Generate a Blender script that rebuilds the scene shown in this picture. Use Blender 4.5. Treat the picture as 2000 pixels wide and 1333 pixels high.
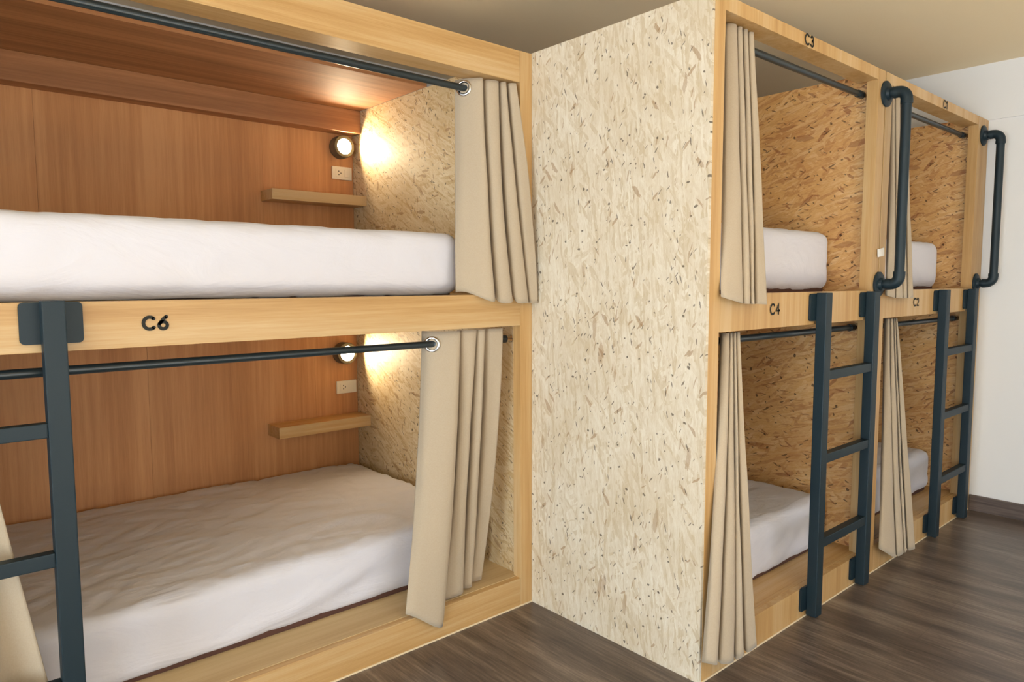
import bpy, bmesh, math, random
from mathutils import Vector, Matrix, noise
random.seed(7)
PI = math.pi
for o in list(bpy.data.objects): bpy.data.objects.remove(o)
SC = bpy.context.scene
COL = SC.collection

# ------------------------------------------------------------------ camera
cam_d = bpy.data.cameras.new('camera')
cam = bpy.data.objects.new('camera', cam_d); COL.objects.link(cam)
cam_d.sensor_width = 36.0; cam_d.sensor_fit = 'HORIZONTAL'; cam_d.lens = 1378.9/2000*36
cam_d.clip_start = .02; cam_d.clip_end = 60
YAW, PITCH, ROLL = -.7197, -.0838, -.00223
_c, _s = math.cos(YAW), math.sin(YAW)
_F = Vector((-_s*math.cos(PITCH), _c*math.cos(PITCH), math.sin(PITCH)))
_R = Vector((_c, _s, 0)); _U = _R.cross(_F)
_R, _U = _R*math.cos(ROLL)+_U*math.sin(ROLL), -_R*math.sin(ROLL)+_U*math.cos(ROLL)
M = Matrix((_R, _U, -_F)).transposed().to_4x4(); M.translation = Vector((-2.00332, -2.15884, 1.37661))
cam.matrix_world = M
SC.camera = cam

# ------------------------------------------------------------------ world, daylight, exposure
w = bpy.data.worlds.new('world'); SC.world = w; w.use_nodes = True
bgn = w.node_tree.nodes['Background']; bgn.inputs[0].default_value = (.80, .88, 1.0, 1); bgn.inputs[1].default_value = 1.0
def area(name, loc, target, sx, sy, power, color):
    d = bpy.data.lights.new(name, 'AREA'); d.shape = 'RECTANGLE'; d.size = sx; d.size_y = sy; d.energy = power; d.color = color
    o = bpy.data.objects.new(name, d); COL.objects.link(o); o.location = loc
    o.rotation_euler = (Vector(target)-Vector(loc)).to_track_quat('-Z', 'Y').to_euler()
    return o
# daylight coming in through the two windows behind and beside the camera
area('daylight_front_window', (-.7, -4.98, 1.0), (-.7, 0, .95), 3.8, 1.85, 52, (.84, .93, 1.0))
area('daylight_side_window', (-6.40, -2.4, 1.0), (0, -2.2, 1.1), 3.2, 1.8, 290, (.80, .92, 1.0))
sun_d = bpy.data.lights.new('afternoon_sun', 'SUN'); sun_d.energy = 40; sun_d.color = (1.0, .97, .92); sun_d.angle = .01
sun = bpy.data.objects.new('afternoon_sun', sun_d); COL.objects.link(sun)   # falls on the floor just inside the front window, behind the camera
sun.rotation_euler = Vector((-1.1, 1.0, -1.3)).to_track_quat('-Z', 'Y').to_euler()
SC.view_settings.view_transform = 'Standard'; SC.view_settings.look = 'None'
SC.view_settings.gamma = 1.0; SC.view_settings.use_curve_mapping = False
SC.view_settings.exposure = -0.05

# ------------------------------------------------------------------ materials
def lin(h):
    r = [int(h[i:i+2], 16)/255 for i in (0, 2, 4)]
    return tuple([(c/12.92 if c <= .04045 else ((c+.055)/1.055)**2.4) for c in r]+[1.0])
class NT:
    def __init__(s, name):
        s.m = bpy.data.materials.new(name); s.m.use_nodes = True; s.t = s.m.node_tree; s.n = s.t.nodes; s.l = s.t.links
        s.b = s.n['Principled BSDF']
    def node(s, typ, **kw):
        n = s.n.new(typ)
        for k, v in kw.items(): setattr(n, k, v)
        return n
    def link(s, a, b): s.l.new(a, b)
    def coord(s): return s.node('ShaderNodeTexCoord').outputs['Object']
    def mapping(s, vec, scale=(1,1,1), rot=(0,0,0), loc=(0,0,0)):
        n = s.node('ShaderNodeMapping'); s.link(vec, n.inputs[0])
        n.inputs['Location'].default_value = loc; n.inputs['Rotation'].default_value = rot; n.inputs['Scale'].default_value = scale
        return n.outputs[0]
    def noise(s, vec, scale, detail=4, rough=.55, out='Fac', dist=0):
        n = s.node('ShaderNodeTexNoise'); s.link(vec, n.inputs['Vector'])
        n.inputs['Scale'].default_value = scale; n.inputs['Detail'].default_value = detail; n.inputs['Roughness'].default_value = rough
        n.inputs['Distortion'].default_value = dist
        return n.outputs[out]
    def ramp(s, fac, stops):
        n = s.node('ShaderNodeValToRGB'); s.link(fac, n.inputs[0]); r = n.color_ramp
        while len(r.elements) < len(stops): r.elements.new(.5)
        for e, (p, c) in zip(r.elements, stops): e.position = p; e.color = c if len(c) == 4 else tuple(c)+(1,)
        return n.outputs[0]
    def mix(s, fac, a, b, mode='MIX'):
        n = s.node('ShaderNodeMix', data_type='RGBA', blend_type=mode)
        for v, i in ((fac, 0), (a, 6), (b, 7)):
            if hasattr(v, 'is_linked'): s.link(v, n.inputs[i])
            else: n.inputs[i].default_value = v
        return n.outputs[2]
    def math(s, op, a, b=0.0, c=0.0):
        n = s.node('ShaderNodeMath', operation=op)
        for i, v in enumerate((a, b, c)):
            if hasattr(v, 'is_linked'): s.link(v, n.inputs[i])
            else: n.inputs[i].default_value = v
        return n.outputs[0]
    def bump(s, h, strength, dist=.002):
        n = s.node('ShaderNodeBump'); n.inputs['Strength'].default_value = strength; n.inputs['Distance'].default_value = dist
        s.link(h, n.inputs['Height']); s.link(n.outputs[0], s.b.inputs['Normal'])
    def fin(s, col, rough=.5, spec=.5):
        if hasattr(col, 'is_linked'): s.link(col, s.b.inputs['Base Color'])
        else: s.b.inputs['Base Color'].default_value = col
        if hasattr(rough, 'is_linked'): s.link(rough, s.b.inputs['Roughness'])
        else: s.b.inputs['Roughness'].default_value = rough
        s.b.inputs['Specular IOR Level'].default_value = spec
        return s.m

def wood(name, axis, light, mid, dark, rough=.42, vary=.10, broad=1.0):
    """veneer whose grain runs along axis 0/1/2"""
    t = NT(name); v = t.coord()
    info = t.node('ShaderNodeObjectInfo')
    off = t.node('ShaderNodeVectorMath', operation='ADD'); t.link(v, off.inputs[0])
    sc = t.node('ShaderNodeVectorMath', operation='SCALE'); t.link(info.outputs['Location'], sc.inputs[0]); sc.inputs['Scale'].default_value = 1.0
    t.link(sc.outputs[0], off.inputs[1]); v = off.outputs[0]
    def scl(along, cross): return tuple(along if i == axis else cross for i in range(3))
    b1 = t.noise(t.mapping(v, scl(.35, 9*broad)), 1.0, 3, .5, dist=.3)
    b2 = t.noise(t.mapping(v, scl(1.6, 60)), 1.0, 4, .6)
    b3 = t.noise(t.mapping(v, scl(9, 420)), 1.0, 3, .7)
    f = t.math('ADD', t.math('MULTIPLY', b1, .50), t.math('ADD', t.math('MULTIPLY', b2, .32), t.math('MULTIPLY', b3, .18)))
    c = t.ramp(f, [(.36, dark), (.48, mid), (.60, light)])
    # brightness differs slightly from board to board
    hv = t.node('ShaderNodeHueSaturation'); t.link(c, hv.inputs['Color'])
    t.link(t.math('ADD', t.math('MULTIPLY', info.outputs['Random'], vary), 1-vary/2), hv.inputs['Value'])
    t.bump(b3, .12, .0006)
    return t.fin(hv.outputs[0], rough, .45)

def osb(name, plane, ang, base, light, tan, brown, dark, scale=1.0, flecks=1.0, contrast=1.0):
    """oriented strand board; plane = the two in-plane axes, ang = main strand direction"""
    t = NT(name); v = t.coord()
    sep = t.node('ShaderNodeSeparateXYZ'); t.link(v, sep.inputs[0])
    cmb = t.node('ShaderNodeCombineXYZ'); t.link(sep.outputs[plane[0]], cmb.inputs[0]); t.link(sep.outputs[plane[1]], cmb.inputs[1])
    wob = t.noise(cmb.outputs[0], 11*scale, 4, .65, 'Color')
    wv = t.node('ShaderNodeVectorMath', operation='MULTIPLY_ADD'); t.link(wob, wv.inputs[0]); wv.inputs[1].default_value = (.026, .026, 0); t.link(cmb.outputs[0], wv.inputs[2])
    p = wv.outputs[0]
    def layer(a, along, cross, loc, fa=.4, fc=5):
        m = t.mapping(p, (1, 1, 1), (0, 0, math.radians(-a)), loc)
        m = t.mapping(m, (along*scale, cross*scale, 1))
        vo = t.node('ShaderNodeTexVoronoi'); vo.inputs['Scale'].default_value = 1.0; vo.inputs['Randomness'].default_value = 1.0
        t.link(m, vo.inputs['Vector'])
        s3 = t.node('ShaderNodeSeparateColor'); t.link(vo.outputs['Color'], s3.inputs[0])
        fib = t.noise(t.mapping(m, (fa, fc, 1)), 1.0, 4, .7)
        return vo.outputs['Distance'], s3, fib
    h = None; col = None
    for i, (a, al, cr) in enumerate([(ang, 8, 40), (ang+22, 10, 46), (ang-19, 9, 42), (ang+60, 15, 75), (ang+6, 9, 90), (ang-38, 14, 80), (ang-6, 9, 110)]):
        d, s3, fib = layer(a, al, cr, (i*3.7, i*1.9, 0))
        c = t.ramp(t.math('ADD', t.math('MULTIPLY', s3.outputs[0], .45*contrast), t.math('ADD', t.math('MULTIPLY', fib, .62), .24-.225*contrast)),
                   [(.22, tan), (.42, base), (.62, light), (.80, base)])
        if i == 0: col = c; h = s3.outputs[1]
        else:
            k = t.math('GREATER_THAN', s3.outputs[1], .60)
            col = t.mix(t.math('MULTIPLY', k, .85), col, c); h = t.math('ADD', t.math('MULTIPLY', h, t.math('SUBTRACT', 1, k)), t.math('MULTIPLY', k, s3.outputs[1]))
            # the shadowed glue line along the edge of an overlying strand
    fine = t.noise(t.mapping(t.mapping(p, (1, 1, 1), (0, 0, math.radians(-ang))), (30, 210, 1)), 1.0, 4, .75)
    col = t.mix(.35, col, t.ramp(fine, [(.32, tan), (.60, light)]), 'MIX')
    big = t.noise(cmb.outputs[0], 3.2, 3, .6)
    col = t.mix(t.ramp(big, [(.45, (0, 0, 0)), (.75, (.5, .5, .5))]), col, tan)
    for i, (a, al, cr, thr, r, k_, c) in enumerate([(ang+5, 11, 46, .968, .34, .45, brown), (ang-35, 14, 60, .968, .26, .55, brown), (ang+48, 20, 80, .97, .22, .6, brown),
                                     (ang+12, 22, 150, .955, .26, .55, brown), (ang-14, 30, 170, .962, .2, .75, dark), (ang+35, 38, 190, .965, .2, .75, dark),
                                     (ang+80, 80, 100, .986, .3, .8, dark), (ang+20, 120, 150, .988, .34, .7, dark)]):
        d, s3, fib = layer(a, al, cr, (5+i*2.3, i*4.1, 0), .8, 2.2)
        thr = 1-(1-thr)*flecks
        n_ = t.math('ADD', d, t.math('MULTIPLY', t.math('SUBTRACT', fib, .5), .9))
        lim = t.math('ADD', t.math('MULTIPLY', s3.outputs[0], .30), r-.06)
        k = t.math('MULTIPLY', t.math('GREATER_THAN', s3.outputs[2], thr), t.math('LESS_THAN', n_, lim))
        col = t.mix(t.math('MULTIPLY', k, k_), col, c)
    t.bump(h, .3, .0012)
    return t.fin(col, .55, .35)

OAK = (lin('CAAC80'), lin('C09A66'), lin('AE8550'))
BACK = (lin('D09A68'), lin('C08858'), lin('AC764A'))  # redder than OAK: warm bounced light put into the colour
M_WX = wood('oak_veneer_grain_along_x', 0, *OAK)
M_WZ = wood('oak_veneer_grain_upright', 2, *OAK)
M_WY = wood('oak_veneer_grain_along_y', 1, *OAK)
M_BACK = wood('oak_back_panel_veneer', 2, *BACK, rough=.62, vary=.12, broad=.6)
M_BACKX = wood('oak_back_veneer_along_x', 0, lin('B5825A'), lin('A2714C'), lin('8C6040'), rough=.68, broad=1.4)
M_PLY = wood('pale_plywood', 0, lin('C8B086'), lin('BFA47A'), lin('B2966C'), rough=.6)
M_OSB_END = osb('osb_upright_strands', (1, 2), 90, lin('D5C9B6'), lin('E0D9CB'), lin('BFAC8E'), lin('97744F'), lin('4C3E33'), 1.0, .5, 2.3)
M_OSB_IN = osb('osb_lying_strands_warm_lit', (1, 2), -12, lin('DBA968'), lin('EAC998'), lin('B97E48'), lin('8A4A2A'), lin('4A2F1F'), .8, .9, 2.2)  # warm light inside the right bunks is put into this orange base
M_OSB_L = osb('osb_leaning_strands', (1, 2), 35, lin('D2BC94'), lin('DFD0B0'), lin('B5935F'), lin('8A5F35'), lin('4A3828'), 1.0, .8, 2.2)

def sheet(name, col):
    t = NT(name); v = t.coord()
    a = t.noise(t.mapping(v, (3.0, 10, 7)), 1.0, 5, .55, dist=1.2)
    b = t.noise(t.mapping(v, (900, 900, 900)), 1.0, 1, .5)
    t.bump(t.math('ADD', a, t.math('MULTIPLY', b, .02)), .42, .02)
    t.b.inputs['Sheen Weight'].default_value = .15
    return t.fin(col, .85, .2)
M_SHEET = sheet('white_cotton_sheet', lin('D3D2DC'))
def linen(name, col, col2):
    t = NT(name); v = t.coord()
    x = t.noise(t.mapping(v, (160, 160, 700)), 1.0, 2, .7); y = t.noise(t.mapping(v, (800, 800, 130)), 1.0, 2, .7)
    s = t.math('ADD', x, y)
    c = t.mix(t.math('MULTIPLY', s, .5), col, col2)
    t.bump(s, .25, .0008)
    t.b.inputs['Sheen Weight'].default_value = .2
    t.b.inputs['Subsurface Weight'].default_value = 0
    return t.fin(c, .9, .15)
M_LINEN = linen('beige_linen', lin('A5927A'), lin('BCAF9C'))
M_HEM = linen('beige_linen_hem', lin('A5927A'), lin('BCAF9C'))
def paint(name, col, rough=.45, spec=.5, metal=0, bumps=.0):
    t = NT(name)
    if bumps: t.bump(t.noise(t.coord(), 260, 2), bumps, .001)
    t.b.inputs['Metallic'].default_value = metal
    return t.fin(col, rough, spec)
M_METAL = paint('dark_blue_black_powder_coat', lin('14262F'), .5, .38, 0, .12)
M_ROD = paint('black_steel_rod', lin('1A272D'), .3, .6, 0)
M_CHROME = paint('polished_chrome', (.75, .75, .76, 1), .15, .5, 1)
M_PLATE = paint('cream_plastic', lin('E6DCC6'), .35, .5)
M_HOLE = paint('dark_socket_hole', lin('3A322A'), .6, .3)
M_LAMPBODY = paint('bronze_grey_lamp_metal', lin('5C5646'), .4, .5, .3)
M_LABEL = paint('white_label', lin('F2EFEA'), .7, .2)
M_INK = paint('dark_lettering', lin('2A2A26'), .6, .2)
M_CAULK = paint('pale_edge_strip', lin('E3CFAE'), .6, .3)
M_WALL = paint('white_wall_paint', lin('E4E3E4'), .8, .2, 0, .15)
M_CEIL = paint('cream_ceiling_paint', lin('F3E2C2'), .85, .2, 0, .1)
M_BOUNCE = paint('pale_bounce_floor', lin('EBDDC2'), .7, .3, 0, .1)  # pale colour of the added floor strip that reflects sun upwards
M_GAP_SHADE = paint('gap_shade_brown', lin('5A4038'), .9, .1)  # dark brown stands in for the shade in the gap under a mattress
def glow(name, col, s):
    t = NT(name); t.b.inputs['Base Color'].default_value = (1, 1, 1, 1)
    t.b.inputs['Emission Color'].default_value = col; t.b.inputs['Emission Strength'].default_value = s
    return t.m
M_LENS = glow('glowing_lamp_lens', (1.0, .80, .52, 1), 430)

def floor_mat():
    t = NT('dark_wood_floor'); v = t.coord()
    sw = t.mapping(v, (1, 1, 1), (0, 0, PI/2))
    br = t.node('ShaderNodeTexBrick'); t.link(sw, br.inputs['Vector']); br.offset = .37; br.squash = 1
    br.inputs['Scale'].default_value = 1; br.inputs['Brick Width'].default_value = 1.22; br.inputs['Row Height'].default_value = .18
    br.inputs['Mortar Size'].default_value = .0012; br.inputs['Color1'].default_value = (.42, .42, .42, 1); br.inputs['Color2'].default_value = (.58, .58, .58, 1)
    br.inputs['Mortar'].default_value = (.30, .30, .30, 1)
    a = t.noise(t.mapping(v, (9, 1.1, 1)), 1.0, 5, .6, dist=.6)
    b = t.noise(t.mapping(v, (95, 5, 1)), 1.0, 6, .75)
    f = t.math('ADD', t.math('MULTIPLY', a, .5), t.math('MULTIPLY', b, .5))
    c = t.ramp(f, [(.36, lin('3B3331')), (.50, lin('61554F')), (.62, lin('857A70'))])
    c = t.mix(.6, c, br.outputs['Color'], 'OVERLAY')
    t.bump(b, .25, .001)
    return t.fin(c, t.math('ADD', t.math('MULTIPLY', b, .25), .20), .5)
M_FLOOR = floor_mat()
def base_mat():
    t = NT('grey_brown_baseboard'); v = t.coord()
    b = t.noise(t.mapping(v, (30, 3, 60)), 1.0, 4, .6)
    return t.fin(t.ramp(b, [(.35, lin('4A3F3B')), (.65, lin('6B5D56'))]), .45, .4)
M_BASE = base_mat()

# ------------------------------------------------------------------ helpers
def tag(o, label=None, cat=None, group=None, kind=None):
    if label: o['label'] = label
    if cat: o['category'] = cat
    if group: o['group'] = group
    if kind: o['kind'] = kind
    return o
def thing(name, loc, label, cat, group=None):
    o = bpy.data.objects.new(name, None); COL.objects.link(o); o.location = loc; o.empty_display_size = .05
    return tag(o, label, cat, group)
def box(bm, a, b, bev=0.0):
    x0, y0, z0 = a; x1, y1, z1 = b
    vs = [bm.verts.new(p) for p in ((x0,y0,z0),(x1,y0,z0),(x1,y1,z0),(x0,y1,z0),(x0,y0,z1),(x1,y0,z1),(x1,y1,z1),(x0,y1,z1))]
    fs = [bm.faces.new([vs[i] for i in f]) for f in ((0,3,2,1),(4,5,6,7),(0,1,5,4),(1,2,6,5),(2,3,7,6),(3,0,4,7))]
    if bev:
        es = list({e for f in fs for e in f.edges})
        bmesh.ops.bevel(bm, geom=es, offset=bev, segments=2, profile=.6, affect='EDGES')
def lathe(bm, prof, c, axis, n=32):
    """prof = [(r, h)...] revolved round the axis direction through c; r=0 closes"""
    ax = Vector(axis).normalized(); u = ax.orthogonal().normalized(); v = ax.cross(u); c = Vector(c); rings = []
    for r, h in prof:
        if r <= 1e-6: rings.append([bm.verts.new(c+ax*h)])
        else: rings.append([bm.verts.new(c+ax*h+(u*math.cos(2*PI*i/n)+v*math.sin(2*PI*i/n))*r) for i in range(n)])
    for A, B in zip(rings, rings[1:]):
        for i in range(n):
            j = (i+1) % n
            if len(A) == 1 and len(B) == 1: continue
            if len(A) == 1: f = [A[0], B[i], B[j]]
            elif len(B) == 1: f = [A[i], B[0], A[j]]
            else: f = [A[i], B[i], B[j], A[j]]
            bm.faces.new(f)
def tube(bm, pts, r, n=20, caps=True):
    pts = [Vector(p) for p in pts]; rings = []; prev = None
    for i, p in enumerate(pts):
        d = (pts[min(i+1, len(pts)-1)]-pts[max(i-1, 0)]).normalized()
        u = d.orthogonal().normalized() if prev is None else (prev-d*prev.dot(d)).normalized()
        prev = u; v = d.cross(u); rr = r[i] if isinstance(r, (list, tuple)) else r
        rings.append([bm.verts.new(p+(u*math.cos(2*PI*k/n)+v*math.sin(2*PI*k/n))*rr) for k in range(n)])
    for A, B in zip(rings, rings[1:]):
        for i in range(n): bm.faces.new([A[i], A[(i+1) % n], B[(i+1) % n], B[i]])
    if caps: bm.faces.new(rings[0][::-1]); bm.faces.new(rings[-1])
def obj(name, bm, mat, parent=None, smooth=False, origin=None):
    """bm in world coordinates; stored relative to the parent (or to origin)"""
    o0 = Vector((0, 0, 0))
    if parent is not None:
        q = parent
        while q is not None: o0 += q.location; q = q.parent
    elif origin is not None: o0 = Vector(origin)
    bmesh.ops.recalc_face_normals(bm, faces=bm.faces)
    bmesh.ops.translate(bm, verts=bm.verts, vec=-o0)
    me = bpy.data.meshes.new(name); bm.to_mesh(me); bm.free(); me.materials.append(mat)
    if smooth:
        for p in me.polygons: p.use_smooth = True
        if smooth != 'all':
            me.set_sharp_from_angle(angle=math.radians(40))
    o = bpy.data.objects.new(name, me); COL.objects.link(o)
    if parent is not None: o.parent = parent
    elif origin is not None: o.location = origin
    return o
def part(name, a, b, mat, parent, bev=.0012):
    bm = bmesh.new(); box(bm, a, b, bev); return obj(name, bm, mat, parent)
def struct(name, a, b, mat):
    bm = bmesh.new(); box(bm, a, b); return tag(obj(name, bm, mat), kind='structure')

D = .842                      # how far the right-hand bunks stand forward

# ------------------------------------------------------------------ the room
RX, LX, BY, FY, HC = 2.82, -6.2, 1.46, -4.8, 2.62
struct('floor', (LX, FY, -.1), (RX, BY, 0), M_FLOOR)
struct('bounce_strip', (LX, FY, 0), (RX-.02, -2.75, .006), M_BOUNCE)   # added pale strip behind the camera, unseen, bounces sun up to the ceiling
struct('ceiling', (LX, FY, HC), (RX, BY, HC+.1), M_CEIL)
struct('wall_right', (RX, FY, 0), (RX+.1, BY, HC), M_WALL)
struct('wall_back', (LX, BY, 0), (RX, BY+.1, HC), M_WALL)
struct('trim_1', (RX-.010, FY, 2.30), (RX, BY, HC), M_WALL)
bm = bmesh.new(); box(bm, (RX-.016, FY, 0), (RX, -D-.003, .094), .002); tag(obj('baseboard_right', bm, M_BASE), kind='structure')
def wall_with_hole(name, horiz, at, a0, a1, h0, h1, z0, z1):
    bm = bmesh.new()
    def b(u0, u1, w0, w1):
        if horiz: box(bm, (u0, at-.1, w0), (u1, at, w1))
        else: box(bm, (at-.1, u0, w0), (at, u1, w1))
    b(a0, h0, 0, HC); b(h1, a1, 0, HC); b(h0, h1, 0, z0); b(h0, h1, z1, HC)
    return tag(obj(name, bm, M_WALL), kind='structure')
wall_with_hole('wall_front', True, FY, LX, RX, -2.6, 1.2, .08, 2.0)
wall_with_hole('wall_left', False, LX, FY, BY, -4.0, -.8, .08, 1.95)
def window(name, horiz, at, h0, h1, z0, z1, n):
    bm = bmesh.new()
    def b(u0, u1, w0, w1):
        if horiz: box(bm, (u0, at-.07, w0), (u1, at-.03, w1))
        else: box(bm, (at-.07, u0, w0), (at-.03, u1, w1))
    b(h0, h1, z0, z0+.05); b(h0, h1, z1-.05, z1)
    for i in range(n+1):
        u = h0+(h1-h0-.05)*i/n; b(u, u+.05, z0+.05, z1-.05)
    return tag(obj(name, bm, M_PLATE), kind='structure')
window('window_1', True, FY, -2.6, 1.2, .08, 2.0, 3)
window('window_2', False, LX, -4.0, -.8, .08, 1.95, 2)

# ------------------------------------------------------------------ lettering: round-ended strokes
def arc(cx, cy, rx, ry, a0, a1, n=18):
    return [(cx+rx*math.cos(math.radians(a0+(a1-a0)*i/n)), cy+ry*math.sin(math.radians(a0+(a1-a0)*i/n))) for i in range(n+1)]
GLYPH = {   # unit height 1
 'C': [arc(.42, .5, .40, .42, 48, 312)],
 '6': [[(.62, .92), (.50, .84), (.38, .72), (.26, .56)]+arc(.40, .32, .27, .25, 150, 510, 26)],
 '3': [arc(.34, .70, .23, .21, 150, -80, 14)+arc(.35, .31, .26, .24, 80, -150, 16)],
 '4': [[(.50, .08), (.50, .92), (.10, .36), (.66, .36)]],
 '1': [[(.16, .74), (.36, .92), (.36, .08)]],
 '2': [arc(.36, .66, .25, .25, 155, -35, 14)+[(.12, .09), (.62, .09)]],
}
ADV = {'C': .90, '6': .78, '3': .70, '4': .78, '1': .6, '2': .74}
def lettering(txt, cx, y, cz, h, parent, sw=.085):
    bm = bmesh.new(); wid = sum(ADV[c] for c in txt)*h; x = cx-wid/2
    for ch in txt:
        for st in GLYPH[ch]:
            pts = [Vector((x+px*h, y, cz-h/2+pz*h)) for px, pz in st]; r = sw*h
            L, Rr = [], []
            for i, p in enumerate(pts):
                a = pts[max(i-1, 0)]; b = pts[min(i+1, len(pts)-1)]
                d0 = (p-a).normalized() if i else (b-p).normalized(); d1 = (b-p).normalized() if i < len(pts)-1 else d0
                d = (d0+d1).normalized() if (d0+d1).length > .1 else d0
                nn = Vector((-d.z, 0, d.x)); k = min(1/max(.45, d.dot(d1)), 1.8)
                L.append(p+nn*r*k); Rr.append(p-nn*r*k)
            dv = Vector((0, -.0012, 0))
            for off in (dv,):
                for i in range(len(pts)-1):
                    q = [bm.verts.new(v+off) for v in (L[i], Rr[i], Rr[i+1], L[i+1])]; bm.faces.new(q)
                for p in (pts[0], pts[-1]):
                    bm.faces.new([bm.verts.new(p+off+Vector((math.cos(2*PI*k/14), 0, math.sin(2*PI*k/14)))*r) for k in range(14)])
        x += ADV[ch]*h
    return obj('lettering', bm, M_INK, parent)

# ------------------------------------------------------------------ the three bunk beds
def strips(parent, x0, x1, y):
    bm = bmesh.new(); box(bm, (x0, y-.003, 0), (x1, y, .006)); obj('edge_strip', bm, M_CAULK, parent)
# left bunk, lying along the back wall
LB = thing('bunk_bed', (-1.15, .7, 0), 'long left bunk bed of oak veneer marked C6, with two lit reading lamps inside', 'bunk bed')
XL = -2.32
BH = 2.295
part('post', (-.065, 0, 0), (-.001, .045, BH), M_WZ, LB)
part('post', (XL, 0, 0), (XL+.065, .045, BH), M_WZ, LB)
part('top_beam', (XL+.0655, .002, 2.172), (-.0655, .11, BH), M_WX, LB)
part('middle_beam', (XL+.0655, .001, 1.197), (-.0655, .04, 1.326), M_WX, LB)
part('base_board', (XL+.0655, .001, 0), (-.0655, .03, .122), M_WX, LB)
part('bed_deck', (XL+.03, .0305, .104), (-.046, 1.40, .124), M_PLY, LB)
part('bed_deck', (XL+.03, .0405, 1.300), (-.046, 1.40, 1.324), M_PLY, LB)
o = part('side_panel', (-.045, .046, 0), (-.002, 1.42, BH), M_OSB_L, LB, 0); tag(o, 'pale strand board end panel')
o = part('side_panel', (XL, .046, 0), (XL+.029, 1.42, BH), M_OSB_L, LB, 0)
for z0, z1, cuts in ((.125, 1.2995, (XL+.03, -1.129, -.30, -.046)), (1.325, 2.294, (XL+.03, -1.52, -.555, -.046))):
    for a, b in zip(cuts, cuts[1:]): part('back_panel', (a+.0004, 1.405, z0), (b-.0004, 1.42, z1), M_BACK, LB, 0)
part('back_beam', (XL+.03, 1.31, 2.176), (-.046, 1.4045, 2.294), M_BACKX, LB)
part('roof_panel', (XL+.001, .68, BH+.0005), (-.046, 1.42, BH+.019), M_BACKX, LB)
strips(LB, XL, -.001, 0)
lettering('C6', -1.447, .0, 1.263, .040, LB, .12)

def right_bunk(x0, x1, pl, pr, label, words, first):
    t = thing('bunk_bed', ((x0+x1)/2, .2, 0), label, 'bunk bed', None)
    f = -D
    part('post', (x0+.0125, f, 0), (x0+pl, f+.05, 2.298), M_WZ, t)
    part('post', (x1-pr, f, 0), (x1-.0005, f+.05, 2.298), M_WZ, t)
    part('top_beam', (x0+pl+.0005, f+.001, 2.250), (x1-pr-.0005, f+.09, 2.298), M_WZ, t)
    part('middle_beam', (x0+pl+.0005, f+.001, 1.205), (x1-pr-.0005, f+.04, 1.334), M_WZ, t)
    part('base_board', (x0+pl+.0005, f+.001, 0), (x1-pr-.0005, f+.03, .126), M_WZ, t)
    part('bed_deck', (x0+.0125, f+.0505, .106), (x1-.016, 1.40, .127), M_WX, t)
    part('bed_deck', (x0+.0125, f+.0505, 1.305), (x1-.016, 1.40, 1.328), M_WX, t)
    part('edge_lip', (x0+pl+.0005, f+.0305, .106), (x1-pr-.0005, f+.05, .127), M_WX, t)
    part('edge_lip', (x0+pl+.0005, f+.0405, 1.305), (x1-pr-.0005, f+.05, 1.328), M_WX, t)
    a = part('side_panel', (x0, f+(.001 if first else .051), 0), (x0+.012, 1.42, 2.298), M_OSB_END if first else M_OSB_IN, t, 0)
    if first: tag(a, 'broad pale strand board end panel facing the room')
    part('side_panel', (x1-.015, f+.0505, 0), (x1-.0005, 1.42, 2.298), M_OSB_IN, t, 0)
    part('back_panel', (x0+.0125, 1.405, .128), (x1-.0155, 1.42, 1.3045), M_BACK, t, 0)
    part('back_panel', (x0+.0125, 1.405, 1.3285), (x1-.0155, 1.42, 2.298), M_BACK, t, 0)
    strips(t, x0, x1-.0005, f)
    for w_, cx, cz in words: lettering(w_, cx, f, cz, .043, t, .09)
    return t
right_bunk(0, 1.346, .072, .073, 'nearer right bunk bed of oak veneer marked C3 and C4 with a strand board end', (('C3', .637, 2.276), ('C4', .440, 1.274)), True)
B2 = right_bunk(1.3465, 2.8155, .078, .178, 'farthest bunk bed of oak veneer against the white right wall', (('C1', 2.10, 2.274), ('C2', 1.823, 1.272)), False)
# the far bunk's right partition stands a little in from its end
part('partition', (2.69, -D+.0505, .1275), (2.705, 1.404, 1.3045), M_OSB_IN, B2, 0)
part('partition', (2.69, -D+.0505, 1.3285), (2.705, 1.404, 2.298), M_OSB_IN, B2, 0)

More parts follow.
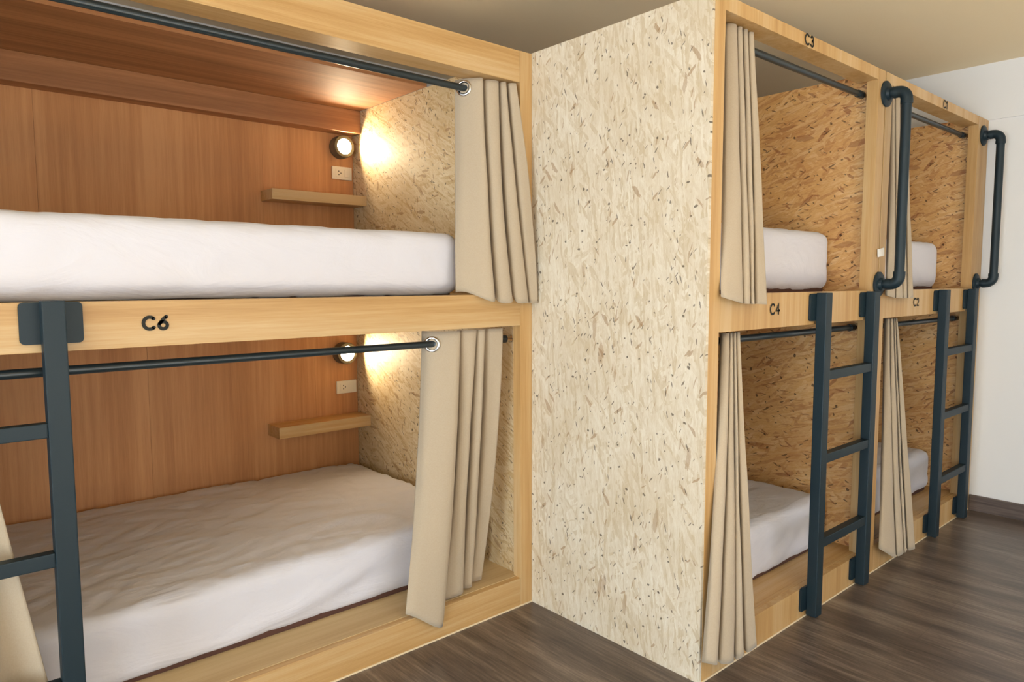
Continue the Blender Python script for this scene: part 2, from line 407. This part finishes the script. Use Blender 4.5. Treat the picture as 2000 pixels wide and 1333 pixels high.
# ------------------------------------------------------------------ mattresses in fitted sheets
def rounded_sheet(a, b, r, seed, amp, ridges=(), top_amp=None, res=.022, dome=.0):
    """box a..b with corner radius r, wrinkled along its normals; open underneath"""
    a, b = Vector(a), Vector(b); bm = bmesh.new(); dims = b-a; cache = {}
    k9 = True
    lo, hi = a+Vector((r, r, r)), b-Vector((r, r, r))
    top_amp = amp if top_amp is None else top_amp
    def vert(p):
        q = Vector([min(max(p[i], lo[i]), hi[i]) for i in range(3)]); n = (p-q)
        n = n.normalized() if n.length > 1e-9 else Vector((0, 0, 1))
        key = tuple(round(c, 5) for c in q+n*r)
        if key in cache: return cache[key]
        s = q+n*r
        # long soft wrinkles, mostly along the bed, plus a gentle sag
        w = noise.fractal(Vector((s.x*3.0+seed, s.y*11+s.x*4.5, s.z*8)), .8, 2.1, 4)
        w2 = noise.noise(Vector((s.x*1.1+seed*3, s.y*1.3, s.z*2)))
        k = top_amp if n.z > .6 else amp
        cr = abs(noise.noise(Vector((s.x*4+s.y*3+seed, s.y*13-s.x*3, s.z*8+seed))))
        d = k*(w*.55+w2*1.1) - k*.9*max(0, .16-cr)/.16*.8
        for (x0, z0, x1, z1, h_, wd) in ridges:
            if n.y < -.3:
                P = Vector((s.x, s.z)); A = Vector((x0, z0)); B = Vector((x1, z1)); AB = B-A; tt = max(0, min(1, (P-A).dot(AB)/AB.length_squared))
                dd = (P-(A+AB*tt)).length; d += h_*math.exp(-(dd/wd)**2)*math.sin(PI*min(1, .12+tt*.85))
        if n.z > .3 and dome:
            u = (s.x-a.x)/dims.x; v = (s.y-a.y)/dims.y; d += dome*math.sin(PI*u)*math.sin(PI*v)
        s = s+n*d
        if s.z < a.z+.004: s.z = a.z+.0005+(.004 if k9 else 0)*noise.noise(Vector((s.x*5, s.y*5, seed)))**2
        v_ = bm.verts.new(s); cache[key] = v_; return v_
    def face(ax, side):
        i, j = [k for k in range(3) if k != ax]
        ni, nj = max(3, int(dims[i]/res)), max(3, int(dims[j]/res))
        def pos(k, n_, idx):   # denser toward the rounded borders
            t_ = k/n_; t_ = .5-.5*math.cos(PI*t_) if False else t_
            return a[idx]+dims[idx]*t_
        g = []
        for u in range(ni+1):
            row = []
            for v in range(nj+1):
                p = Vector((0, 0, 0)); p[ax] = b[ax] if side else a[ax]; p[i] = pos(u, ni, i); p[j] = pos(v, nj, j); row.append(vert(p))
            g.append(row)
        for u in range(ni):
            for v in range(nj):
                q = [g[u][v], g[u+1][v], g[u+1][v+1], g[u][v+1]]
                if len(set(q)) == 4:
                    try: bm.faces.new(q)
                    except ValueError: pass
    face(2, 1); face(0, 0); face(0, 1); face(1, 0); face(1, 1); face(2, 0)
    bmesh.ops.remove_doubles(bm, verts=bm.verts, dist=.0008)
    return bm
MG = 'white sheeted mattresses'
def mattress(a, b, label, seed, amp=.004, r=.04, ridges=(), top_amp=None, dome=.006, gap=True):
    c = ((a[0]+b[0])/2, (a[1]+b[1])/2, a[2])
    t = thing('mattress', c, label, 'mattress', MG)
    bm = rounded_sheet((a[0], a[1], a[2]+(.006 if gap else .0005)), b, r, seed, amp, ridges, top_amp, dome=dome)
    obj('fitted_sheet', bm, M_SHEET, t, 'all')
    k = .02 if gap else .06
    part('mattress_gap_shade', (a[0]+.03, a[1]+k, a[2]), (b[0]-.03, b[1]-.03, a[2]+.05), M_GAP_SHADE, t)  # dark block: paints the shade below the sheet
    return t
mattress((-2.25, .20, .1245), (-.075, 1.395, .372), 'white sheeted mattress on the bottom deck of the left bunk, below C6', 3.1, .004, .05,
         ((-.55, .30, -1.25, .15, .015, .022), (-.52, .25, -.95, .15, -.010, .02), (-.50, .34, -.80, .20, -.008, .025), (-1.1, .17, -1.75, .15, .009, .02)), .011)
mattress((-2.25, .12, 1.3245), (-.26, 1.395, 1.572), 'long white sheeted mattress on the upper deck of the left bunk, above C6', 8.4, .003, .06,
         ((-.42, 1.38, -.50, 1.50, .004, .012), (-1.5, 1.40, -.9, 1.36, .003, .02)), .004, .003, False)
mattress((.10, -.66, 1.3285), (1.275, 1.25, 1.602), 'white sheeted mattress on the upper deck behind the C3 curtain', 5.2, .004, .05,
         ((.85, 1.36, 1.15, 1.52, .005, .02), (.9, 1.56, 1.2, 1.57, -.003, .02)))
mattress((.10, -.69, .1275), (1.275, 1.25, .372), 'white sheeted mattress on the bottom deck of the C4 bunk, behind the nearer right ladder', 6.7, .005, .045,
         ((.75, .15, 1.05, .33, .007, .02), (.55, .14, .80, .25, .005, .02)), .006)
mattress((1.45, -.68, 1.3285), (2.62, 1.25, 1.598), 'white sheeted mattress on the upper deck of the far right bunk', 9.9, .004, .05)
mattress((1.45, -.69, .1275), (2.62, 1.25, .372), 'white sheeted mattress low in the far right bunk, mostly hidden by curtain and ladder', 2.2, .006, .05,
         ((2.1, .15, 2.4, .33, .006, .02),))

# ------------------------------------------------------------------ curtains
def crom(P, n):
    out = []
    for i in range(len(P)-1):
        p0, p1, p2, p3 = P[max(i-1, 0)], P[i], P[i+1], P[min(i+2, len(P)-1)]
        for k in range(n):
            t = k/n; out.append(.5*((2*p1)+(p2-p0)*t+(2*p0-5*p1+4*p2-p3)*t*t+(3*p1-p0-3*p2+p3)*t*t*t))
    out.append(P[-1].copy()); return out
def curtain(rows, label, ztop, group, seed, zb_fix=None, nrow=46, tag_at=None):
    R3 = [[Vector(p) for p in r] for r in rows]
    for p in R3[0]: p.z = ztop
    # the hem of the hidden folds hangs level with the visible folds beside them
    for i, p in enumerate(R3[2]):
        if i % 3 == 0 and 0 < i < len(R3[2])-2: p.z = max(p.z, (R3[2][i-1].z+R3[2][i+2].z)/2)
        p.z = max(p.z, .03)
    if zb_fix:      # folds that come down inside the bunk rest on its deck
        for p in R3[2]:
            if p.y > -.006: p.z = max(p.z, zb_fix+.010)
    for p in R3[1]: p.z = sum(q.z for q in R3[1])/len(R3[1])
    cx = sum(p.x for p in R3[0])/len(R3[0]); cy = sum(p.y for p in R3[0])/len(R3[0])
    t = thing('curtain', (cx, cy, min(p.z for p in R3[2])), label, 'curtain', group)
    n = 7; C3 = [crom(r, n) for r in R3]; m = len(C3[0]); grid = []
    for j in range(nrow+1):
        f = j/nrow; row = []
        for i in range(m):
            a, b, c = C3[0][i], C3[1][i], C3[2][i]
            z = a.z+(c.z-a.z)*f
            tb = (b.z-a.z)/(c.z-a.z) if abs(c.z-a.z) > 1e-6 else .5
            # quadratic through the three keyed heights
            L0 = (f-tb)*(f-1)/((0-tb)*(0-1)); L1 = f*(f-1)/(tb*(tb-1)); L2 = f*(f-tb)/(1*(1-tb))
            p = a*L0+b*L1+c*L2; p.z = z
            k = math.sin(PI*f)**.5 if 0 < f < 1 else 0
            p.x += .0016*k*noise.noise(Vector((i*.23+seed, z*3.1, seed))); p.y += .004*k*noise.noise(Vector((i*.19+seed, z*3.7, 4+seed)))
            row.append(p)
        grid.append(row)
    def cloth(name, r0, r1, mat, off=0.0):
        bm = bmesh.new(); V = [[bm.verts.new(p+Vector((0, -off, 0))) for p in grid[j]] for j in range(r0, r1+1)]
        for A, B in zip(V, V[1:]):
            for i in range(m-1): bm.faces.new([A[i], A[i+1], B[i+1], B[i]])
        o = obj(name, bm, mat, t, 'all')
        sm = o.modifiers.new('thickness', 'SOLIDIFY'); sm.thickness = .0022; sm.offset = 0
        return o
    cloth('curtain_cloth', 0, nrow, M_LINEN)
    return t, grid
CURTAIN_FOLDS = {
 'upper_left': [
  [(-0.295,0.125,2.178), (-0.286,0.085,2.175), (-0.241,0.025,2.180), (-0.215,0.066,2.194), (-0.210,0.033,2.182), (-0.163,0.020,2.176), (-0.131,0.066,2.192), (-0.145,0.027,2.179), (-0.130,0.012,2.173), (-0.090,0.066,2.191), (-0.111,0.016,2.175), (-0.090,-0.004,2.169)],
  [(-0.318,0.100,1.719), (-0.304,0.058,1.716), (-0.246,-0.005,1.715), (-0.199,0.060,1.724), (-0.214,0.006,1.718), (-0.176,-0.015,1.719), (-0.127,0.050,1.729), (-0.144,-0.004,1.723), (-0.109,-0.025,1.724), (-0.077,0.020,1.730), (-0.082,-0.020,1.726), (-0.041,-0.035,1.728)],
  [(-0.350,0.060,1.335), (-0.326,0.018,1.324), (-0.245,-0.045,1.299), (-0.198,0.020,1.296), (-0.202,-0.027,1.297), (-0.150,-0.045,1.295), (-0.121,-0.004,1.293), (-0.114,-0.034,1.293), (-0.064,-0.045,1.291), (-0.036,-0.006,1.289), (-0.038,-0.034,1.290), (-0.010,-0.045,1.290)],
 ],
 'lower_left': [
  [(-0.463,0.130,1.178), (-0.447,0.078,1.181), (-0.355,0.035,1.180), (-0.340,0.064,1.178), (-0.324,0.043,1.179), (-0.269,0.035,1.180), (-0.253,0.064,1.178), (-0.250,0.043,1.179), (-0.225,0.035,1.180), (-0.208,0.064,1.178), (-0.190,0.043,1.179), (-0.130,0.035,1.178)],
  [(-0.533,0.080,0.636), (-0.512,0.036,0.641), (-0.417,0.000,0.631), (-0.357,0.090,0.601), (-0.362,0.047,0.611), (-0.325,0.030,0.607), (-0.277,0.100,0.584), (-0.284,0.060,0.594), (-0.256,0.045,0.591), (-0.211,0.110,0.570), (-0.207,0.074,0.576), (-0.157,0.060,0.570)],
  [(-0.633,0.010,0.144), (-0.599,-0.012,0.126), (-0.497,-0.030,0.062), (-0.460,0.030,0.027), (-0.429,0.023,0.061), (-0.360,0.020,0.137), (-0.329,0.070,0.111), (-0.319,0.056,0.119), (-0.290,0.050,0.127), (-0.266,0.090,0.107), (-0.249,0.083,0.114), (-0.215,0.080,0.128)],
 ],
 'c3': [
  [(0.167,-0.776,2.273), (0.162,-0.793,2.266), (0.190,-0.807,2.265), (0.236,-0.776,2.284), (0.215,-0.798,2.272), (0.227,-0.807,2.269), (0.274,-0.776,2.288), (0.251,-0.798,2.276), (0.261,-0.807,2.273), (0.309,-0.776,2.293), (0.288,-0.798,2.280), (0.302,-0.807,2.278)],
  [(0.156,-0.787,1.812), (0.156,-0.806,1.809), (0.201,-0.822,1.812), (0.255,-0.787,1.823), (0.230,-0.812,1.817), (0.244,-0.822,1.817), (0.299,-0.787,1.828), (0.271,-0.812,1.822), (0.280,-0.822,1.821), (0.336,-0.787,1.832), (0.314,-0.812,1.826), (0.338,-0.822,1.828)],
  [(0.054,-0.858,1.326), (0.067,-0.874,1.319), (0.137,-0.887,1.303), (0.182,-0.858,1.301), (0.165,-0.879,1.301), (0.184,-0.887,1.300), (0.230,-0.858,1.298), (0.207,-0.879,1.299), (0.214,-0.887,1.299), (0.260,-0.858,1.297), (0.253,-0.879,1.298), (0.299,-0.887,1.295)],
 ],
 'c4': [
  [(0.186,-0.776,1.193), (0.175,-0.793,1.194), (0.190,-0.807,1.194), (0.237,-0.776,1.190), (0.211,-0.798,1.193), (0.211,-0.807,1.193), (0.259,-0.776,1.189), (0.233,-0.798,1.192), (0.235,-0.807,1.192), (0.283,-0.776,1.188), (0.257,-0.798,1.190), (0.262,-0.807,1.191)],
  [(0.080,-0.834,0.766), (0.070,-0.852,0.771), (0.091,-0.867,0.771), (0.144,-0.832,0.755), (0.122,-0.857,0.763), (0.142,-0.867,0.762), (0.197,-0.832,0.746), (0.167,-0.857,0.756), (0.170,-0.867,0.757), (0.225,-0.832,0.741), (0.202,-0.857,0.750), (0.222,-0.867,0.748)],
  [(-0.017,-0.862,0.093), (-0.024,-0.884,0.103), (0.010,-0.902,0.092), (0.065,-0.862,0.055), (0.058,-0.891,0.073), (0.112,-0.902,0.065), (0.169,-0.862,0.027), (0.151,-0.891,0.054), (0.178,-0.902,0.065), (0.237,-0.862,0.027), (0.224,-0.891,0.054), (0.267,-0.902,0.066)],
 ],
 'c1': [
  [(1.557,-0.776,2.227), (1.531,-0.793,2.218), (1.536,-0.807,2.213), (1.613,-0.776,2.231), (1.578,-0.798,2.218), (1.602,-0.807,2.214), (1.681,-0.776,2.233), (1.638,-0.798,2.219), (1.646,-0.807,2.214), (1.725,-0.776,2.233), (1.686,-0.798,2.219), (1.702,-0.807,2.214)],
  [(1.562,-0.787,1.736), (1.537,-0.806,1.733), (1.554,-0.822,1.733), (1.642,-0.787,1.742), (1.602,-0.812,1.737), (1.627,-0.822,1.738), (1.717,-0.787,1.747), (1.670,-0.812,1.742), (1.683,-0.822,1.742), (1.775,-0.787,1.751), (1.729,-0.812,1.746), (1.747,-0.822,1.746)],
  [(1.399,-0.857,1.312), (1.395,-0.871,1.308), (1.439,-0.882,1.300), (1.503,-0.857,1.298), (1.485,-0.875,1.298), (1.530,-0.882,1.296), (1.595,-0.857,1.294), (1.566,-0.875,1.295), (1.586,-0.882,1.295), (1.652,-0.857,1.293), (1.630,-0.875,1.294), (1.669,-0.882,1.293)],
 ],
 'c2': [
  [(1.611,-0.776,1.189), (1.585,-0.793,1.190), (1.591,-0.807,1.191), (1.670,-0.776,1.186), (1.627,-0.798,1.189), (1.634,-0.807,1.189), (1.715,-0.776,1.185), (1.665,-0.798,1.187), (1.660,-0.807,1.188), (1.740,-0.776,1.184), (1.692,-0.798,1.186), (1.688,-0.807,1.187)],
  [(1.557,-0.807,0.634), (1.540,-0.826,0.640), (1.576,-0.842,0.637), (1.666,-0.807,0.618), (1.625,-0.832,0.628), (1.652,-0.842,0.626), (1.744,-0.807,0.607), (1.691,-0.832,0.619), (1.691,-0.842,0.620), (1.785,-0.807,0.601), (1.742,-0.832,0.611), (1.771,-0.842,0.609)],
  [(1.406,-0.872,0.126), (1.421,-0.889,0.114), (1.527,-0.902,0.059), (1.605,-0.872,0.029), (1.581,-0.894,0.049), (1.628,-0.902,0.055), (1.708,-0.872,0.025), (1.664,-0.894,0.046), (1.667,-0.902,0.055), (1.748,-0.872,0.025), (1.726,-0.894,0.041), (1.782,-0.902,0.038)],
 ],
}
DL = 'drawn-back linen curtains'
CT = {}
for key, label, zt in (('upper_left', 'beige linen curtain at the right end of the upper left bunk', 2.163),
                   ('lower_left', 'beige linen curtain at the right end of the lower left bunk', 1.187),
                   ('c3', 'beige linen curtain gathered beside the tall corner post in the C3 opening', 2.240),
                   ('c4', 'beige linen curtain flaring to the floor beside the corner post in the C4 opening', 1.195),
                   ('c1', 'beige linen curtain gathered behind the black pipe handle in the upper far right bunk', 2.236),
                   ('c2', 'beige linen curtain flaring to the floor between the two right ladders', 1.195)):
    CT[key] = curtain(CURTAIN_FOLDS[key], label, zt, DL, len(key)*1.7+ord(key[-1]), {'upper_left': 1.326, 'lower_left': .124}.get(key))
curtain([[(-2.24, .13, 1.18), (-2.19, .04, 1.18), (-2.14, .12, 1.18), (-2.08, .04, 1.18), (-2.03, .12, 1.18), (-1.97, .04, 1.18), (-1.93, .12, 1.18), (-1.885, .05, 1.18)],
         [(-2.24, .10, .65), (-2.18, .03, .65), (-2.12, .10, .65), (-2.05, .03, .65), (-1.99, .10, .65), (-1.93, .03, .65), (-1.87, .09, .65), (-1.80, .05, .65)],
         [(-2.24, .06, .14), (-2.17, .0, .14), (-2.10, .08, .14), (-2.02, .0, .14), (-1.94, .09, .14), (-1.87, .0, .14), (-1.79, .09, .14), (-1.72, .05, .14)]],
        'shadowed beige curtain at the left edge of the picture behind the left ladder', 1.187, DL, 21.3)
# chrome eyelets where the rod passes through the front fold of each left curtain
def eyelet(t, c, nrm, r=.0255):
    bm = bmesh.new(); lathe(bm, [(r*.78, -.003), (r*.82, .004), (r*1.0, .006), (r*1.22, .003), (r*1.24, -.003), (r*.78, -.003)], c, nrm, 36); obj('eyelet', bm, M_CHROME, t, 'all')
eyelet(CT['upper_left'][0], (-.288, .078, 2.126), (-.86, -.51, 0))
eyelet(CT['lower_left'][0], (-.452, .077, 1.137), (-.72, -.69, 0))
bm = bmesh.new(); box(bm, (0, 0, 0), (.07, .002, .036))
bmesh.ops.rotate(bm, verts=bm.verts, cent=(0, 0, 0), matrix=Matrix.Rotation(math.radians(-8), 3, 'Y'))
bmesh.ops.translate(bm, verts=bm.verts, vec=(1.325, -D-.006, 1.482))
o = obj('care_label', bm, M_LABEL, CT['c1'][0]); tag(o, 'small white care label')

# ------------------------------------------------------------------ curtain rods
def rod(x0, x1, y, z, label):
    t = thing('curtain_rod', ((x0+x1)/2, y, z), label, 'curtain rod', 'black curtain rods')
    bm = bmesh.new(); tube(bm, [(x0+.012, y, z), (x1-.012, y, z)], .013, 24); obj('pole', bm, M_ROD, t, True)
    for x, s in ((x0, 1), (x1, -1)):
        bm = bmesh.new(); lathe(bm, [(0, 0), (.017, 0), (.018, .006), (.0135, .012), (.0135, .032), (0, .032)], (x, y, z), (s, 0, 0), 24)
        obj('end_cap', bm, M_CHROME, t, True)
        bm = bmesh.new(); lathe(bm, [(.0132, .033), (.0165, .033), (.0165, .075), (.0132, .075)], (x, y, z), (s, 0, 0), 24)
        obj('sleeve', bm, M_ROD, t, True)
    return t
rod(XL+.0305, -.0455, .08, 2.127, 'long black rod under the top beam of the left bunk')
rod(XL+.0305, -.0455, .08, 1.138, 'long black rod below the C6 beam, crossing in front of the lower lamp')
rod(.0125, 1.3305, -.762, 2.202, 'black rod under the C3 beam of the nearer right bunk')
rod(.0125, 1.3305, -.762, 1.165, 'black rod under the C4 beam, behind the nearer right ladder')
rod(1.359, 2.6895, -.762, 2.204, 'black rod at the top of the far right bunk')
rod(1.359, 2.6895, -.762, 1.158, 'black rod below the middle beam of the far right bunk')

# ------------------------------------------------------------------ ladders
def rplate(bm, cx, y0, y1, z0, z1, w, r=.012):
    pts = []
    for sx, sz, a0 in ((1, 1, 0), (-1, 1, 90), (-1, -1, 180), (1, -1, 270)):
        for k in range(5):
            a = math.radians(a0+k*22.5); pts.append((cx+sx*(w/2-r)+r*math.cos(a), (z1 if sz > 0 else z0)-sz*r+r*math.sin(a)))
    A = [bm.verts.new((x, y0, z)) for x, z in pts]; B = [bm.verts.new((x, y1, z)) for x, z in pts]
    bm.faces.new(A); bm.faces.new(B[::-1])
    for i in range(len(pts)):
        j = (i+1) % len(pts); bm.faces.new([A[i], B[i], B[j], A[j]])
def ladder(xa, xb, f, label):
    t = thing('ladder', ((xa+xb)/2, f, 0), label, 'ladder', 'dark metal bunk ladders')
    for x in (xa, xb):
        bm = bmesh.new(); box(bm, (x-.026, f-.050, .010), (x+.026, f-.0085, 1.331), .003); obj('rail', bm, M_METAL, t)
        for z0, z1 in ((1.219, 1.327), (.032, .131)):
            bm = bmesh.new(); rplate(bm, x, f-.0082, f-.0002, z0, z1, .141); obj('mounting_plate', bm, M_METAL, t)
    for z in (1.000, .660, .310):
        bm = bmesh.new(); box(bm, (xa+.0262, f-.046, z-.019), (xb-.0262, f-.012, z+.019), .003); obj('rung', bm, M_METAL, t)
    return t
ladder(-2.155, -1.697, 0, 'dark metal ladder at the left edge of the picture, fixed beside C6')
ladder(.770, 1.232, -D, 'dark metal ladder to the right of C4 on the nearer right bunk')
ladder(2.130, 2.590, -D, 'farthest dark metal ladder, next to the white wall')

# ------------------------------------------------------------------ pipe grab handles
def grab(x, label):
    z0, z1, f, out, r = 1.362, 2.200, -D, .088, .0205
    t = thing('grab_handle', (x, f, z0), label, 'handle', 'black pipe grab handles')
    bm = bmesh.new(); tube(bm, [(x, f-out, z0+.05), (x, f-out, z1-.05)], r, 28); obj('upright_pipe', bm, M_METAL, t, True)
    for z, s in ((z0, 1), (z1, -1)):
        bm = bmesh.new(); lathe(bm, [(0, 0), (.056, 0), (.056, .007), (.052, .010), (.030, .012), (.027, .024), (0, .024)], (x, f-.0002, z), (0, -1, 0), 40); obj('flange', bm, M_METAL, t, True)
        bm = bmesh.new(); tube(bm, [(x, f-.024, z), (x, f-out+.040, z)], r*.93, 24); obj('short_pipe', bm, M_METAL, t, True)
        R_ = .036; pts = [(x, f-out+.054, z), (x, f-out+.040, z)]; rr = [r*1.22, r*1.22]
        for k in range(0, 9):
            a = PI/2*k/8; pts.append((x, f-out+R_-R_*math.sin(a), z+s*(R_-R_*math.cos(a)))); rr.append(r*1.18)
        pts += [(x, f-out, z+s*.042), (x, f-out, z+s*.056)]; rr += [r*1.22, r*1.22]
        bm = bmesh.new(); tube(bm, pts, rr, 28); obj('elbow', bm, M_METAL, t, True)
    return t
grab(1.352, 'black iron pipe handle on the joint between the two right bunks')
grab(2.722, 'black iron pipe handle on the last post before the white wall')

# ------------------------------------------------------------------ reading lamps, outlets, shelves in the left bunk
def lamp(x, z, label):
    y = 1.4045
    t = thing('wall_lamp', (x, y, z), label, 'wall lamp', 'round reading lamps')
    bm = bmesh.new(); lathe(bm, [(0, 0), (.058, 0), (.060, .004), (.060, .056), (.057, .062), (.041, .062), (.040, .038), (0, .038)], (x, y, z), (0, -1, 0), 48); obj('housing', bm, M_LAMPBODY, t, True)
    bm = bmesh.new(); lathe(bm, [(.0395, .0385), (.034, .041), (.020, .043), (0, .044)], (x, y, z), (0, -1, 0), 48); obj('lens', bm, M_LENS, t, 'all')
    return t
lamp(-.128, 2.104, 'lit round reading lamp in the upper left bunk, below the back beam')
lamp(-.136, .985, 'lit round reading lamp in the lower left bunk, half hidden by the rod')
def outlet(x0, x1, z0, z1, label, switch):
    y = 1.4045
    t = thing('power_outlet', ((x0+x1)/2, y, (z0+z1)/2), label, 'power outlet', 'outlet plates by the reading lamps')
    bm = bmesh.new(); box(bm, (x0, y-.008, z0), (x1, y-.0002, z1), .003); obj('face_plate', bm, M_PLATE, t)
    cx = x0+(x1-x0)*.34; cz = (z0+z1)/2
    bm = bmesh.new(); box(bm, (cx-.019, y-.0098, cz-.022), (cx+.019, y-.0082, cz+.022), .0006); s = obj('socket', bm, M_PLATE, t)
    for dx, dz in ((-.002, .009), (-.002, -.009), (.010, 0)):
        bm = bmesh.new(); lathe(bm, [(0, .0003), (.0032, .0003), (.0032, .0008), (0, .0008)], (cx+dx, y-.0098, cz+dz), (0, -1, 0), 12); obj('socket_hole', bm, M_HOLE, s)
    if switch:
        cx = x0+(x1-x0)*.75
        bm = bmesh.new(); box(bm, (cx-.014, y-.0115, cz-.020), (cx+.014, y-.0082, cz+.020), .001); obj('switch', bm, M_PLATE, t)
outlet(-.176, -.058, 1.934, 2.004, 'cream outlet plate with a switch, under the upper reading lamp', True)
outlet(-.178, -.056, .757, .828, 'cream outlet plate with one socket, under the lower reading lamp', False)
def shelf(z0, z1, yf, label):
    o = part('wall_shelf', (-.570, yf, z0), (-.0455, 1.4045, z1), M_WX, None, .0015)
    o.data.transform(Matrix.Translation((.31, -1.3, -z0))); o.location = (-.31, 1.3, z0)
    return tag(o, label, 'shelf', 'small oak shelves')
shelf(1.786, 1.838, 1.262, 'narrow oak shelf above the upper mattress of the left bunk')
shelf(.583, .642, 1.262, 'narrow oak shelf above the lower mattress of the left bunk')
